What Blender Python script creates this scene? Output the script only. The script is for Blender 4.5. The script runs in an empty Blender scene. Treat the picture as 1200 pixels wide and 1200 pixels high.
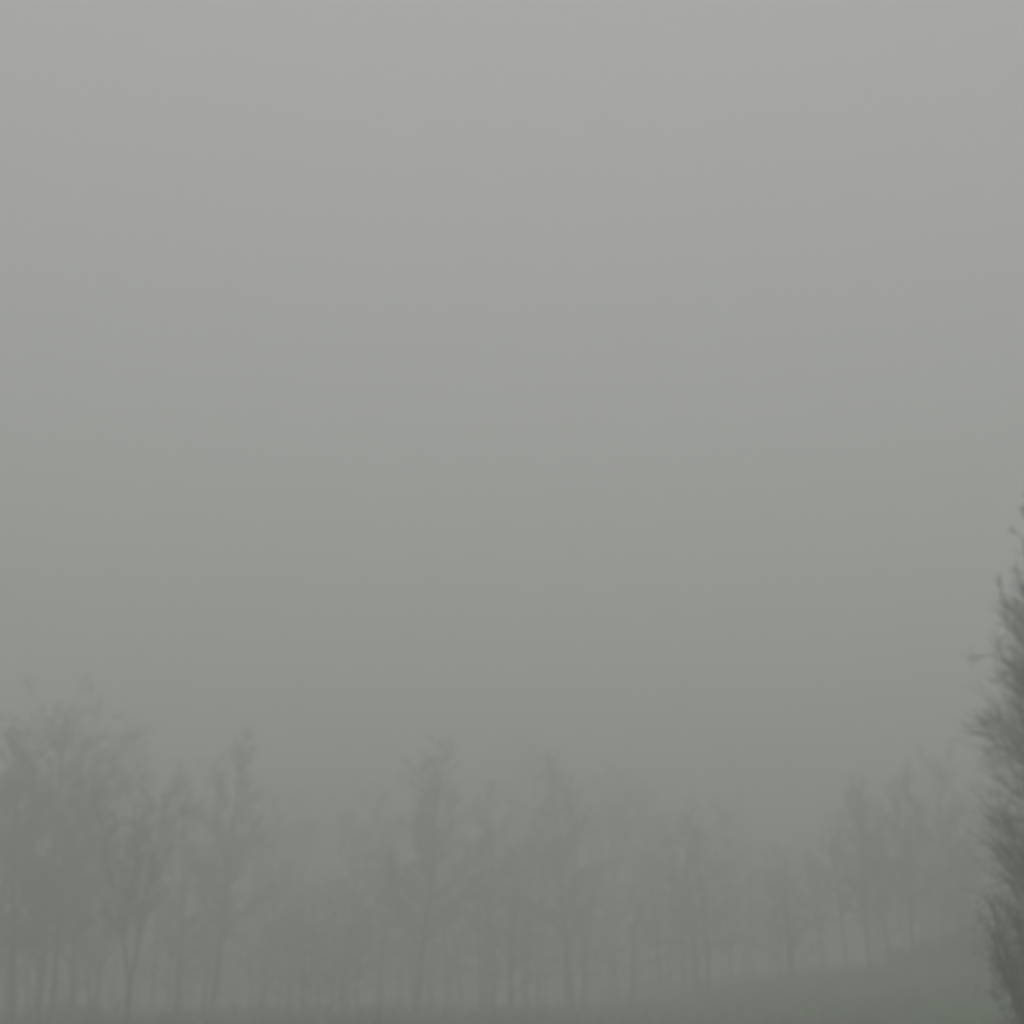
import bpy, math, random
import numpy as np
R = math.radians
S = bpy.context.scene
C = S.collection

# ---------------------------------------------------------------- camera
CAM_H = 1.6
PITCH = 18.6
TANH = 18.0 / 50.0
cd = bpy.data.cameras.new('camera'); cam = bpy.data.objects.new('camera', cd); C.objects.link(cam)
cd.lens = 50; cd.sensor_width = 36; cd.clip_start = 0.1; cd.clip_end = 3000
cam.location = (0, 0, CAM_H); cam.rotation_euler = (R(90 + PITCH), 0, 0)
cd.dof.use_dof = True; cd.dof.focus_distance = 5.0; cd.dof.aperture_fstop = 2.0
S.camera = cam

# ---------------------------------------------------------------- sky: even overcast seen through fog
SUN_EL, SUN_ROT = 38, 150
w = bpy.data.worlds.new('World'); S.world = w; w.use_nodes = True
nt = w.node_tree; nt.nodes.clear()
out = nt.nodes.new('ShaderNodeOutputWorld'); bg = nt.nodes.new('ShaderNodeBackground')
sky = nt.nodes.new('ShaderNodeTexSky'); sky.sky_type = 'NISHITA'; sky.sun_disc = False
sky.sun_elevation = R(SUN_EL); sky.sun_rotation = R(SUN_ROT); sky.dust_density = 4; sky.altitude = 0
hs = nt.nodes.new('ShaderNodeHueSaturation'); hs.inputs['Saturation'].default_value = 0.0
tc = nt.nodes.new('ShaderNodeTexCoord'); sx = nt.nodes.new('ShaderNodeSeparateXYZ')
mr = nt.nodes.new('ShaderNodeMapRange'); mr.inputs['From Min'].default_value = -0.1; mr.inputs['From Max'].default_value = 1
mr.inputs['To Min'].default_value = 3.0; mr.inputs['To Max'].default_value = 6.6
cl = nt.nodes.new('ShaderNodeCombineColor')
mx = nt.nodes.new('ShaderNodeMix'); mx.data_type = 'RGBA'; mx.inputs[0].default_value = 0.85
L = nt.links.new
L(sky.outputs[0], hs.inputs['Color']); L(tc.outputs['Generated'], sx.inputs[0]); L(sx.outputs['Z'], mr.inputs['Value'])
for i in range(3): L(mr.outputs[0], cl.inputs[i])
L(hs.outputs[0], mx.inputs[6]); L(cl.outputs[0], mx.inputs[7]); L(mx.outputs[2], bg.inputs['Color'])
bg.inputs['Strength'].default_value = 0.1; L(bg.outputs[0], out.inputs[0])

sl = bpy.data.lights.new('sun', 'SUN'); sl.energy = 0.5; sl.angle = R(40); sl.color = (1, .97, .92)
so = bpy.data.objects.new('sun', sl); C.objects.link(so)
so.rotation_euler = (R(90 - SUN_EL), 0, R(180 - SUN_ROT))

S.view_settings.view_transform = 'Standard'; S.view_settings.look = 'None'
S.view_settings.gamma = 1; S.view_settings.use_curve_mapping = False
S.view_settings.exposure = -0.03
S.render.engine = 'CYCLES'
S.cycles.max_bounces = 12; S.cycles.volume_bounces = 8; S.cycles.diffuse_bounces = 3

# ---------------------------------------------------------------- helpers
def sm(a, b, t):
    t = min(1, max(0, (t - a) / (b - a))); return t * t * (3 - 2 * t)
def ground_z(x, y):
    z = 0.12 * math.sin(x * .11 + 1) * math.cos(y * .07) + 0.06 * math.sin(x * .43 + y * .31)
    z += 2.95 * sm(5, 27, x + 0.05 * (y - 60)) * sm(24, 84, y)      # the grassy bank rising on the right
    z -= 0.4 * sm(-10, -40, x) * sm(40, 70, y)
    return z
def ray(px, Y):                                    # photo column (1200 wide) -> world x on the horizontal distance Y
    depth = Y * math.cos(R(PITCH)) - 1.0 * math.sin(R(PITCH))
    return (px - 600) / 600 * TANH * depth
def top_z(py, Y):
    v = (600 - py) / 600 * TANH
    return CAM_H + Y * math.tan(R(PITCH) + math.atan(v))

def material(name, col, col2=None, rough=.9, scale=6, bump=.3, bdist=.02):
    m = bpy.data.materials.new(name); m.use_nodes = True; n = m.node_tree
    b = n.nodes['Principled BSDF']; b.inputs['Roughness'].default_value = rough
    b.inputs['Specular IOR Level'].default_value = .25
    g = n.nodes.new('ShaderNodeTexCoord'); no = n.nodes.new('ShaderNodeTexNoise')
    no.inputs['Scale'].default_value = scale; no.inputs['Detail'].default_value = 6
    cr = n.nodes.new('ShaderNodeValToRGB')
    cr.color_ramp.elements[0].position = .35; cr.color_ramp.elements[1].position = .68
    cr.color_ramp.elements[0].color = (*col, 1); cr.color_ramp.elements[1].color = (*(col2 or col), 1)
    bp = n.nodes.new('ShaderNodeBump'); bp.inputs['Strength'].default_value = bump; bp.inputs['Distance'].default_value = bdist
    n.links.new(g.outputs['Object'], no.inputs['Vector']); n.links.new(no.outputs['Fac'], cr.inputs[0])
    n.links.new(cr.outputs[0], b.inputs['Base Color']); n.links.new(no.outputs['Fac'], bp.inputs['Height'])
    n.links.new(bp.outputs[0], b.inputs['Normal'])
    return m
M_bark = material('mossy_bark', (.045, .040, .030), (.085, .080, .055), scale=5, bump=.6)
M_bark_dark = material('dark_bark', (.030, .028, .025), (.060, .056, .048), scale=7, bump=.6)
M_twig = material('twig', (.060, .052, .042), (.085, .074, .058), scale=2, bump=0)
M_twig_near = material('grey_twig', (.022, .034, .037), (.042, .060, .066), scale=2, bump=0)
M_lichen = material('lichened_twig', (.042, .056, .058), (.060, .078, .078), scale=2, bump=0)
M_brown = material('brown_twig', (.062, .050, .032), (.088, .074, .048), scale=2, bump=0)
M_leaf = material('withered_leaf', (.060, .060, .032), (.085, .080, .045), scale=1.3, bump=0)
M_ever = material('evergreen_leaf', (.018, .032, .020), (.040, .060, .040), rough=.6, scale=1.1, bump=0)
M_grass_ground = material('meadow', (.034, .086, .024), (.050, .120, .036), scale=.35, bump=.5, bdist=.08)
M_grass = material('grass_blades', (.040, .096, .028), (.066, .135, .042), scale=.4, bump=0)
M_bramble = material('bramble', (.040, .050, .030), (.065, .070, .045), scale=.9, bump=0)

class MB:
    def __init__(s): s.v = []; s.f = []; s.n = 0
    def tube(s, pts, rads, sides=6, cap=True):
        pts = np.asarray(pts, float); k = len(pts); base = s.n
        d = np.gradient(pts, axis=0); d /= np.linalg.norm(d, axis=1)[:, None] + 1e-9
        ref = np.array([1., 0, 0]) if abs(d[0][0]) < .8 else np.array([0, 1., 0])
        u = np.cross(d, ref); u /= np.linalg.norm(u, axis=1)[:, None] + 1e-9
        vv = np.cross(d, u)
        a = np.arange(sides) * 2 * math.pi / sides
        ring = np.cos(a)[None, :, None] * u[:, None, :] + np.sin(a)[None, :, None] * vv[:, None, :]
        P = pts[:, None, :] + ring * np.asarray(rads)[:, None, None]
        s.v.append(P.reshape(-1, 3)); s.n += k * sides
        for i in range(k - 1):
            for j in range(sides):
                a0 = base + i * sides + j; a1 = base + i * sides + (j + 1) % sides
                s.f.append((a0, a1, a1 + sides, a0 + sides))
        if cap and sides > 3: s.f.append(tuple(base + (k - 1) * sides + j for j in range(sides)))
    def leaf(s, p, size, rng):
        d = rng.normal(size=3); d /= np.linalg.norm(d); e = np.cross(d, rng.normal(size=3)); e /= np.linalg.norm(e) + 1e-9
        base = s.n; n_ = np.cross(d, e) * size * .12
        s.v.append(np.array([p - d * size * .5, p + e * size * .28 + n_, p + d * size * .5, p - e * size * .28 + n_])); s.n += 4
        s.f += [(base, base + 1, base + 2), (base, base + 2, base + 3)]
    def mesh(s, name, *mats, smooth=False):
        me = bpy.data.meshes.new(name)
        me.from_pydata(np.concatenate(s.v).tolist() if s.v else [], [], s.f)
        for m in mats: me.materials.append(m)
        if smooth: me.polygons.foreach_set('use_smooth', [True] * len(me.polygons))
        me.update(); return me

def obj(name, me, parent=None, **props):
    o = bpy.data.objects.new(name, me); C.objects.link(o); o.parent = parent
    for k, v in props.items(): o[k] = v
    return o

def wander(p, d, length, n, rng, curl=.12, up=.0):
    """a slightly crooked path from p along d"""
    pts = [np.array(p, float)]; d = np.array(d, float); d /= np.linalg.norm(d)
    for i in range(n):
        d = d + rng.normal(size=3) * curl + np.array([0, 0, up]); d /= np.linalg.norm(d)
        pts.append(pts[-1] + d * length / n)
    return np.array(pts), d
def at(pts, t):
    f = t * (len(pts) - 1); i = min(int(f), len(pts) - 2); return pts[i] + (pts[i + 1] - pts[i]) * (f - i)
def around(d, ang, az, rng):
    d = d / np.linalg.norm(d); r = np.array([0, 0, 1.]) if abs(d[2]) < .9 else np.array([1., 0, 0])
    u = np.cross(d, r); u /= np.linalg.norm(u); v = np.cross(d, u)
    return d * math.cos(ang) + (u * math.cos(az) + v * math.sin(az)) * math.sin(ang)

def unit(a): return a / (np.linalg.norm(a, axis=-1, keepdims=True) + 1e-9)
def spray(D, ang, rng):
    """directions D (N,3) turned by ang (N,) towards random azimuths"""
    D = unit(D); ref = np.where(np.abs(D[:, 2:3]) < .9, [[0, 0, 1.]], [[1., 0, 0]])
    u = unit(np.cross(D, ref)); v = np.cross(D, u); az = rng.uniform(0, 6.283, len(D))[:, None]; a = ang[:, None]
    return D * np.cos(a) + (u * np.cos(az) + v * np.sin(az)) * np.sin(a)
def sticks(A, B, ra, rb):
    """three sided tapered sticks from A to B -> verts (N*6,3), quads"""
    d = unit(B - A); ref = np.where(np.abs(d[:, 2:3]) < .9, [[0, 0, 1.]], [[1., 0, 0]])
    u = unit(np.cross(d, ref)); v = np.cross(d, u); V = []
    for P, r_ in ((A, ra), (B, rb)):
        r_ = np.broadcast_to(r_, (len(A),))[:, None]
        for k in range(3):
            c, s_ = math.cos(k * 2.094), math.sin(k * 2.094); V.append(P + (u * c + v * s_) * r_)
    V = np.stack(V, 1).reshape(-1, 3)
    q = np.array([[0, 1, 4, 3], [1, 2, 5, 4], [2, 0, 3, 5]])
    return V, (np.arange(len(A))[:, None, None] * 6 + q[None]).reshape(-1, 4)
def leaf_quads(P, size, rng):
    d = unit(rng.normal(size=P.shape)); e = unit(np.cross(d, rng.normal(size=P.shape))); s_ = size[:, None]
    V = np.stack([P - d * s_ * .5, P + e * s_ * .28, P + d * s_ * .5, P - e * s_ * .28], 1).reshape(-1, 3)
    return V, np.arange(len(P) * 4).reshape(-1, 4)
def quad_mesh(name, V, F, mat):
    me = bpy.data.meshes.new(name); n = len(F)
    me.vertices.add(len(V)); me.vertices.foreach_set('co', np.ascontiguousarray(V, dtype=np.float32).ravel())
    me.loops.add(n * 4); me.loops.foreach_set('vertex_index', np.ascontiguousarray(F, dtype=np.int32).ravel())
    me.polygons.add(n); me.polygons.foreach_set('loop_start', np.arange(n, dtype=np.int32) * 4)
    me.materials.append(mat); me.update(calc_edges=True); return me
def join(parts):
    V = []; F = []; n = 0
    for v, f in parts: V.append(v); F.append(f + n); n += len(v)
    return np.concatenate(V), np.concatenate(F)

def twigs(BP, BL, tw, twiglets, r, rng, up, tl=1.0):
    """BP (n,5,3) branch polylines, BL (n,) lengths -> stick geometry and tip points"""
    n = len(BP); idx = np.repeat(np.arange(n), tw); N = len(idx)
    t = .08 + .9 * rng.random(N); f = t * 4; i = np.minimum(f.astype(int), 3)
    p0 = BP[idx, i]; seg = BP[idx, i + 1] - p0; O = p0 + seg * (f - i)[:, None]
    L2 = BL[idx] * rng.uniform(.28, .62, N) * (1.15 - .5 * t) * tl
    D = spray(seg, rng.uniform(.3, .85, N), rng) + np.array([0, 0, .12 + up])
    D = unit(D); M = O + D * (L2 * .5)[:, None]
    D2 = unit(D + rng.normal(size=D.shape) * .18 + np.array([0, 0, up * 2])); E = M + D2 * (L2 * .5)[:, None]
    parts = [sticks(O, M, r, r * .8), sticks(M, E, r * .8, r * .5)]
    j = np.repeat(np.arange(N), twiglets); K = len(j); q = rng.random(K)
    o3 = np.where((q < .5)[:, None], O[j] + (M - O)[j] * (q * 2)[:, None], M[j] + (E - M)[j] * (q * 2 - 1)[:, None])
    d3 = unit(spray(D2[j], rng.uniform(.25, .8, K), rng) + np.array([0, 0, .08 + up]))
    e3 = o3 + d3 * (L2[j] * rng.uniform(.25, .6, K))[:, None]
    parts.append(sticks(o3, e3, r * .65, r * .35))
    return join(parts), (o3 + e3) / 2

def grow_tree(seed, H=15., r0=.20, bare=.35, limbs=10, spread=.42, br=9, tw=7, twiglets=2, fork=0, limb_k=.36,
              twig_r=.010, leaves=0, leaf_size=.12, mats=None, up=.05, lean=0, shape=None, ang=(.55, 1.0), raw=False, top_thin=.95, tl=1.35):
    """meshes of a bare tree (trunk, limbs, crown of twigs), base at the origin"""
    rng = np.random.default_rng(seed); bark, twigm, leafm = mats
    TR = MB(); LB = []; CR = []; BP = []; BL = []
    d0 = np.array([lean, rng.normal() * .012, 1.]); stems = []
    if fork:
        p, d = wander((0, 0, -.4), d0, H * fork + .4, 5, rng, .03)
        TR.tube(p, np.linspace(r0 * 1.3, r0, len(p)), 9)
        for sgn in (-1, 1):
            q, _ = wander(p[-1] - d * .15, d + np.array([sgn * .17, rng.normal() * .08, 0]), H * (1 - fork), 10, rng, .04, .04)
            TR.tube(q, np.linspace(r0 * .72, .02, len(q)), 7); stems.append((q, r0 * .72, H * (1 - fork), .22))
    else:
        p, d = wander((0, 0, -.4), d0, H * .95 + .4, 14, rng, .025, .02)
        rr = r0 * (1 - np.linspace(0, 1, len(p))) ** .8 + .012; rr[0] *= 1.6; rr[1] *= 1.05
        TR.tube(p, rr, 9); stems.append((p, r0, H, bare))
    for (sp, sr, sl_, b0) in stems:
        nl = limbs if not fork else max(4, limbs * 2 // 3)
        for i in range(nl):
            t = b0 + (1 - b0) * ((i + .4 * rng.random()) / nl) ** 1.05 * .97
            o = at(sp, t); k = (t - b0) / (1 - b0)
            prof = shape(k) if shape else (math.sin(math.pi * min(1, k * .7 + .24)) ** .7)
            ln = H * spread * max(.2, prof) * rng.uniform(.7, 1.2)
            dd = around(np.array([0, 0, 1.]), rng.uniform(*ang) * (1 - .35 * k), i * 2.4 + rng.uniform(-.4, .4), rng)
            lp, ld = wander(o, dd, ln, 6, rng, .10, up)
            lr = max(.016, sr * limb_k * (1 - k * .7)); mb = MB(); mb.tube(lp, np.linspace(lr, .008, len(lp)), 5, False); LB.append(mb)
            nb = max(2, int(br * (ln / (H * spread)) * (1.15 - top_thin * k) + .5))
            for j in range(nb):
                tj = .10 + .89 * (j + rng.random()) / nb; f = tj * 6; q_ = min(int(f), 5); ob = lp[q_] + (lp[q_ + 1] - lp[q_]) * (f - q_)
                bl = ln * rng.uniform(.26, .5) * (1.15 - .5 * tj)
                bp, bd = wander(ob, around(lp[q_ + 1] - lp[q_], rng.uniform(.4, .95), rng.uniform(0, 6.28), rng) + np.array([0, 0, .2]), bl, 4, rng, .12, up)
                BP.append(bp); BL.append(bl)
    BP = np.array(BP); BL = np.array(BL); rs = np.linspace(twig_r * 2, twig_r, 5)
    for k in range(4): CR.append(sticks(BP[:, k], BP[:, k + 1], rs[k], rs[k + 1]))
    tg, tips = twigs(BP, BL, tw, twiglets, twig_r, rng, up, tl); CR.append(tg)
    V, F = join(CR)
    if raw: return TR, LB, V, F
    lf = None
    if leaves:
        n = int(len(tips) * leaves); P = tips[rng.choice(len(tips), n, replace=False)]
        lv, fv = leaf_quads(P + rng.normal(size=P.shape) * .03, leaf_size * rng.uniform(.7, 1.3, n), rng); lf = quad_mesh('leaves', lv, fv, leafm)
    return dict(trunk=TR.mesh('trunk', bark, smooth=True), limbs=[m.mesh('limb', bark, smooth=True) for m in LB],
                crown=quad_mesh('crown', V, F, twigm), leaves=lf)

def plant_tree(name, pr, x, y, H_scale, wid, rot, label, group=None, twig_mat=None):
    e = bpy.data.objects.new(name, None); C.objects.link(e); e.empty_display_size = .5
    e.location = (x, y, ground_z(x, y)); e.rotation_euler = (0, 0, rot); e.scale = (wid, wid, H_scale)
    e['label'] = label; e['category'] = 'tree'
    if group: e['group'] = group
    obj('trunk', pr['trunk'], e)
    for m in pr['limbs']: obj('limb', m, e)
    c = obj('crown', pr['crown'], e)
    if twig_mat: c.material_slots[0].link = 'OBJECT'; c.material_slots[0].material = twig_mat
    if pr['leaves']: obj('leaves', pr['leaves'], e)
    for k in pr.get('extra', ()): obj(k[0], k[1], e)
    return e

# ---------------------------------------------------------------- ground
def axis(lo, hi, near_lo, near_hi, step, far):
    a = list(np.arange(near_lo, near_hi, step)); s = step
    x = near_lo
    while x > lo: s *= far; x -= s; a.insert(0, max(x, lo))
    x = near_hi; s = step
    while x < hi: a.append(x); s *= far; x += s
    a.append(hi); return a
gx = axis(-600, 600, -45, 45, 1.0, 1.3); gy = axis(-150, 780, -5, 140, 1.0, 1.3)
rg = np.random.default_rng(3)
gv = [(x, y, ground_z(x, y) + (rg.normal() * .03 if abs(x) < 45 and y < 140 else 0)) for y in gy for x in gx]
nx = len(gx)
gf = [(j * nx + i, j * nx + i + 1, (j + 1) * nx + i + 1, (j + 1) * nx + i) for j in range(len(gy) - 1) for i in range(nx - 1)]
me = bpy.data.meshes.new('ground'); me.from_pydata(gv, [], gf); me.materials.append(M_grass_ground)
me.polygons.foreach_set('use_smooth', [True] * len(me.polygons))
obj('ground', me, kind='structure')

# grass tufts, denser where the camera sees the ground
g = MB(); rng = np.random.default_rng(11)
gvv = []; gff = []; n = 0
for _ in range(42000):
    Y = 25 + 95 * rng.random() ** 1.2; x = rng.uniform(-.42, .46) * Y
    z = ground_z(x, Y); h = rng.uniform(.10, .32) * (1.5 if rng.random() < .06 else 1)
    a = rng.uniform(0, 6.28); wd = rng.uniform(.015, .04); tx, ty = rng.normal(0, h * .35, 2)
    ca, sa = math.cos(a) * wd, math.sin(a) * wd
    gvv += [(x - ca, Y - sa, z - .03), (x + ca, Y + sa, z - .03), (x + ca * .6 + tx * .5, Y + sa * .6 + ty * .5, z + h * .6), (x + tx, Y + ty, z + h)]
    gff += [(n, n + 1, n + 2), (n, n + 2, n + 3)]; n += 4
me = bpy.data.meshes.new('grass'); me.from_pydata(gvv, [], gff); me.materials.append(M_grass)
obj('grass', me, kind='stuff', label='dull green rough grass on the misty meadow and bank', category='grass')

# ---------------------------------------------------------------- tree kinds
mm = (M_bark, M_twig, M_leaf)
K = dict(mats=mm, leaves=.06, leaf_size=.07, twig_r=.008)
P_round = grow_tree(1, 15, .17, .20, 24, .27, 11, 13, 6, up=.03, ang=(.5, 1.15), **K)
P_wide = grow_tree(2, 15, .19, .16, 26, .31, 11, 13, 6, up=.02, ang=(.6, 1.2), **K)
P_tall = grow_tree(3, 15, .16, .26, 24, .22, 10, 12, 6, up=.05, ang=(.4, 1.0), **K)
P_slim = grow_tree(4, 15, .12, .32, 20, .18, 9, 11, 6, up=.05, ang=(.4, 1.0), **K)
P_fork = grow_tree(5, 15, .18, .25, 22, .25, 10, 12, 6, fork=.17, up=.05, **K)
P_lean = grow_tree(6, 15, .15, .22, 22, .25, 10, 12, 6, up=.03, lean=.05, **K)

# (column, distance, top row, kind, width factor, turn, label)
TREES = [
 (16, 66, 850, P_tall, 1.25, .3, 'dark slim tree nearest the left edge of the picture, fading into fog'),
 (-14, 70, 840, P_round, 1.0, 4.8, 'tree cut by the left edge, only the right side of its crown in view'),
 (62, 68, 900, P_slim, 1.4, 2.0, 'short slim tree under the tallest crown at the far left'),
 (112, 86, 865, P_wide, .85, .6, 'faint broad tree behind the gap left of the forked tree'),
 (44, 74, 805, P_wide, 1.0, 1.2, 'tallest broad crowned tree at the far left, its crown standing above its neighbours'),
 (84, 77, 835, P_round, 1.0, 2.2, 'straight trunked misty tree just left of the forked tree'),
 (150, 63, 925, P_fork, 1.0, 0.0, 'darker tree with a trunk forked low down at the left'),
 (212, 88, 890, P_round, .9, 3.1, 'faint rounded tree just right of the forked tree'),
 (246, 80, 850, P_tall, 1.15, 4.0, 'narrow tree with a thin spire top, second tree right of the forked tree'),
 (302, 106, 915, P_round, .95, 5.1, 'pale tree left of the low gap in the tree line'),
 (352, 118, 950, P_wide, .8, 2.6, 'low pale tree in the dip of the tree line'),
 (418, 97, 940, P_slim, 1.2, .8, 'thin tree on the right side of the low gap in the tree line'),
 (447, 104, 905, P_round, .9, 1.9, 'pale rounded tree between two thin stems left of centre'),
 (487, 80, 862, P_tall, 1.3, 2.9, 'tall dark stemmed tree left of centre, clearest trunk in the middle of the wood'),
 (543, 108, 885, P_lean, 1.0, 3.6, 'faint leaning tree just left of the centre'),
 (568, 88, 900, P_slim, 1.25, 4.4, 'slender straight stem near the centre of the tree line'),
 (612, 112, 872, P_wide, .9, 5.3, 'broad pale crown in the centre of the tree line'),
 (672, 86, 880, P_tall, 1.2, .2, 'upright tree with a clear dark stem right of centre'),
 (722, 112, 885, P_round, 1.0, 1.0, 'rounded pale tree behind the stems right of centre'),
 (776, 108, 905, P_round, 1.0, 2.0, 'faint round crowned tree left of a thin stem, right of centre'),
 (801, 90, 925, P_slim, 1.2, 2.7, 'thin dark stem standing left of the grassy bank'),
 (858, 104, 935, P_wide, .8, 3.9, 'broad faint tree behind the foot of the grassy bank'),
 (915, 116, 985, P_round, .8, 4.7, 'lowest pale tree where the tree line dips beside the bank'),
 (965, 90, 985, P_slim, 1.0, 5.5, 'short thin tree leftmost of the stems on the bank'),
 (996, 84, 945, P_slim, 1.1, .5, 'second thin stem from the left on the grassy bank'),
 (1024, 80, 905, P_tall, 1.0, 1.3, 'upright tree in the middle of the stems on the grassy bank'),
 (1048, 88, 900, P_lean, .9, 2.4, 'leaning tree behind the middle stems on the bank'),
 (1072, 78, 890, P_tall, 1.0, 3.3, 'tree right of the bright gaps between the stems on the bank'),
 (1118, 84, 880, P_wide, .85, 4.2, 'broad misty tree on the bank just left of the big dark tree'),
 (1150, 72, 935, P_wide, .8, 1.9, 'low dense misty tree on the bank closest to the big dark tree'),
 (1176, 92, 870, P_round, .95, 5.0, 'pale tree seen behind the big dark tree at the right'),
]
for px, Y, py, pr, wf, rot, label in TREES:
    Y *= 1.06 if px < 240 else (1.12 if px < 940 else 1.08)
    x = ray(px, Y); H = top_z(py, Y) - ground_z(x, Y)
    s = H / 15.2
    plant_tree('bare_tree', pr, x, Y, s, s * wf, rot, label, 'trees of the misty tree line', M_lichen if px < 240 else (M_brown if px < 900 else None))

# the big dark tree at the right edge
def ivy_mesh(seed, H, n, r=.5):
    rng = np.random.default_rng(seed); m = MB()
    for _ in range(n):
        z = H * rng.random() ** .9; a = rng.uniform(0, 6.28); rr = r * (1.1 - .6 * z / H) * (.6 + .5 * abs(rng.normal())) * (1 + .3 * math.sin(z * 2.3 + a * 2))
        m.leaf(np.array([math.cos(a) * rr, math.sin(a) * rr, z]), rng.uniform(.07, .14), rng)
    return m.mesh('ivy', M_ever)
P_near = grow_tree(21, 12.0, .15, .05, 125, .20, 15, 11, 4, twig_r=.0038, leaves=.04, leaf_size=.045, limb_k=.13, tl=1.9,
                   mats=(M_bark_dark, M_twig_near, M_ever), up=.05, ang=(.45, 1.25),
                   top_thin=.8, shape=lambda k: (.66 + 1.3 * k) if k < .2 else (.92 if k < .40 else max(.2, .92 - 1.35 * (k - .40))))
P_near['extra'] = [('ivy', ivy_mesh(5, 4.5, 7000, .5))]
NX, NY = ray(1298, 28), 28
plant_tree("bare_tree", P_near, NX, NY, 1.01, 0.97, 1.6, 'big dark twiggy tree at the right edge, nearest and clearest of all the trees')

# evergreen shrub: leafy shoots fanning up from the ground, ragged outline
def shrub(seed, w_, h_, shoots, per, size):
    rng = np.random.default_rng(seed); st = MB(); BP = []
    for i in range(shoots):
        a = rng.uniform(0, 6.28); q = math.sqrt(rng.random()) * w_; hh = h_ * rng.uniform(.45, 1.0) * (1.05 - .45 * q / w_)
        foot = np.array([math.cos(a) * q * .35, math.sin(a) * q * .35, -.1])
        tip = np.array([math.cos(a) * q, math.sin(a) * q, hh])
        tt = np.linspace(0, 1, 5)[:, None]
        bp = foot + (tip - foot) * np.concatenate([tt ** .8, tt ** .8, tt ** 1.15], 1) + np.cumsum(rng.normal(size=(5, 3)) * .05, 0)
        st.tube(bp, np.linspace(.03, .008, 5), 4, False); BP.append(bp)
    BP = np.array(BP); (tv, tf), tips = twigs(BP, np.full(len(BP), h_ * .28), 16, 3, .005, rng, .06)
    P = np.repeat(tips, per, 0); P = P + rng.normal(size=P.shape) * .07
    lv, lf = leaf_quads(P, rng.uniform(*size, len(P)), rng)
    return st.mesh('stems', M_bark_dark, smooth=True), quad_mesh('twigs', tv, tf, M_twig_near), quad_mesh('foliage', lv, lf, M_ever)
e = bpy.data.objects.new('evergreen_shrub', None); C.objects.link(e)
SX = ray(1280, 26); e.location = (SX, 26, ground_z(SX, 26))
e['label'] = 'tall ragged dark green shrub under the big twiggy tree at the right edge'; e['category'] = 'shrub'
for nm, me in zip(('stems', 'twigs', 'foliage'), shrub(31, 1.6, 5.0, 150, 3, (.035, .075))): obj(nm, me, e)

G = [(nm, me) for nm, me in zip(('stems', 'twigs', 'foliage'), shrub(32, 1.9, 3.4, 70, 3, (.06, .12)))]
for px, Y, sc, zs, rt, label in [
    (1186, 70, 1.3, .95, .5, 'misty ragged shrub on the bank right beside the dark evergreen shrub'),
    (1132, 78, 1.3, .75, 2.1, 'faint ragged shrub on the bank right of the thin stems'),
    (1085, 84, 1.2, .55, 3.3, 'low faint shrub at the foot of the thin stems on the bank'),
    (72, 82, 1.1, .5, 4.0, 'low faint shrub at the bottom left between the first trunks')]:
    e = bpy.data.objects.new('shrub', None); C.objects.link(e); x = ray(px, Y)
    e.location = (x, Y, ground_z(x, Y)); e.rotation_euler = (0, 0, rt); e.scale = (sc, sc, zs)
    e['label'] = label; e['category'] = 'shrub'; e['group'] = 'shrubs under the misty trees'
    for nm, me in G: obj(nm, me, e)

# undergrowth: brambles, dead stems and seedlings through the wood and along the bank
rng = np.random.default_rng(9); N = 26000
Y = 52 + 76 * rng.random(N) ** .9; X = rng.uniform(-.5, .5, N) * Y
cl = np.sin(X * .55 + 1.3) * np.cos(Y * .41 + X * .2) + .6 * np.sin(X * 1.7 + Y * 1.1); keep = cl + rng.normal(size=N) * .5 > .25
X, Y, cl = X[keep], Y[keep], cl[keep]; Z = np.array([ground_z(x, y) for x, y in zip(X, Y)])
Hh = rng.uniform(.25, 1.0, len(X)) * (.5 + .45 * np.clip(cl, 0, 1.5)) * np.where(X > 6, .8, 1.0)
A = np.stack([X, Y, Z - .05], 1); D = unit(np.stack([rng.normal(size=len(X)) * .35, rng.normal(size=len(X)) * .35, np.ones(len(X))], 1))
M_ = A + D * Hh[:, None]; B_ = M_ + unit(D + rng.normal(size=D.shape) * .6) * (Hh * .6)[:, None]
idx = np.repeat(np.arange(len(X)), 3); tt = rng.random(len(idx))[:, None]
LP = M_[idx] + (B_ - M_)[idx] * tt + rng.normal(size=(len(idx), 3)) * .08
V, F = join([sticks(A, M_, .012, .009), sticks(M_, B_, .009, .005), leaf_quads(LP, rng.uniform(.05, .13, len(LP)), rng)])
obj('undergrowth', quad_mesh('undergrowth', V, F, M_bramble), kind='stuff', label='dull green brambles and dead stems under the misty trees', category='undergrowth')

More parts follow.
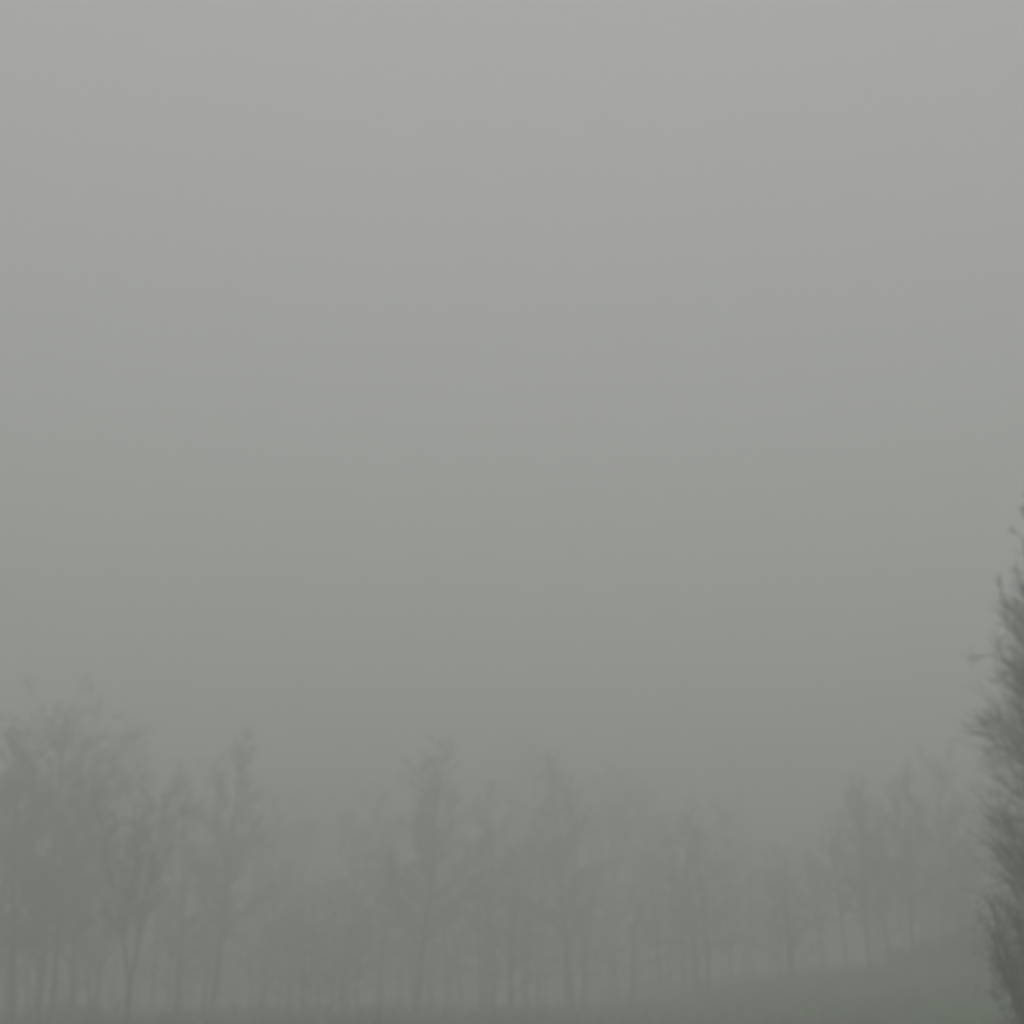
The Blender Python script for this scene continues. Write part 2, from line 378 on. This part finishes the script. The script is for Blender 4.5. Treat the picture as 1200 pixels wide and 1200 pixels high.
# far wood behind the tree line: reads only as a darker mass in the fog
rng = np.random.default_rng(77); parts = []
variants = []
for sd in range(5):
    TR, LB, V, F = grow_tree(50 + sd, 12.5, .15, .18, 18, .30, 6, 4, 2, twig_r=.017, mats=mm, up=.03, raw=True)
    tv = np.concatenate(TR.v); tf = np.array([f for f in TR.f if len(f) == 4]); variants.append(join([(tv, tf), (V, F)]))
for i in range(150):
    Y = rng.uniform(88, 150); x = rng.uniform(-.47, .47) * Y
    V, F = variants[i % 5]; a = rng.uniform(0, 6.28); ca, sa = math.cos(a), math.sin(a)
    h = rng.uniform(.6, 1.12) * (1 - .25 * math.exp(-((x / Y + .13) / .05) ** 2) - .2 * math.exp(-((x / Y - .18) / .04) ** 2)) * (Y / 112); w_ = rng.uniform(.8, 1.2)
    V = np.stack([(V[:, 0] * ca - V[:, 1] * sa) * w_ + x, (V[:, 0] * sa + V[:, 1] * ca) * w_ + Y, V[:, 2] * h + ground_z(x, Y)], 1)
    parts.append((V, F))
V, F = join(parts); print('far wood faces', len(F))
obj('far_wood', quad_mesh('far_wood', V, F, M_twig), kind='stuff', label='faint wood far behind the tree line, almost lost in fog', category='wood')

# ---------------------------------------------------------------- fog
import bmesh
bm = bmesh.new(); bmesh.ops.create_cube(bm, size=1)
x0, x1, y0, y1, z0, z1 = -620, 620, -170, 800, -2.4, 24
for v in bm.verts:
    v.co = (x1 if v.co.x > 0 else x0, y1 if v.co.y > 0 else y0, z1 if v.co.z > 0 else z0)
me = bpy.data.meshes.new('haze'); bm.to_mesh(me)
m = bpy.data.materials.new('fog'); m.use_nodes = True; n = m.node_tree; n.nodes.clear()
o_ = n.nodes.new('ShaderNodeOutputMaterial'); pv = n.nodes.new('ShaderNodeVolumePrincipled')
pv.inputs['Color'].default_value = (.9555, .9553, .9410, 1); pv.inputs['Density'].default_value = .0225
pv.inputs['Anisotropy'].default_value = .2
n.links.new(pv.outputs[0], o_.inputs['Volume']); me.materials.append(m)
obj('haze', me, kind='stuff', label='even grey fog filling the air over meadow and wood', category='fog')
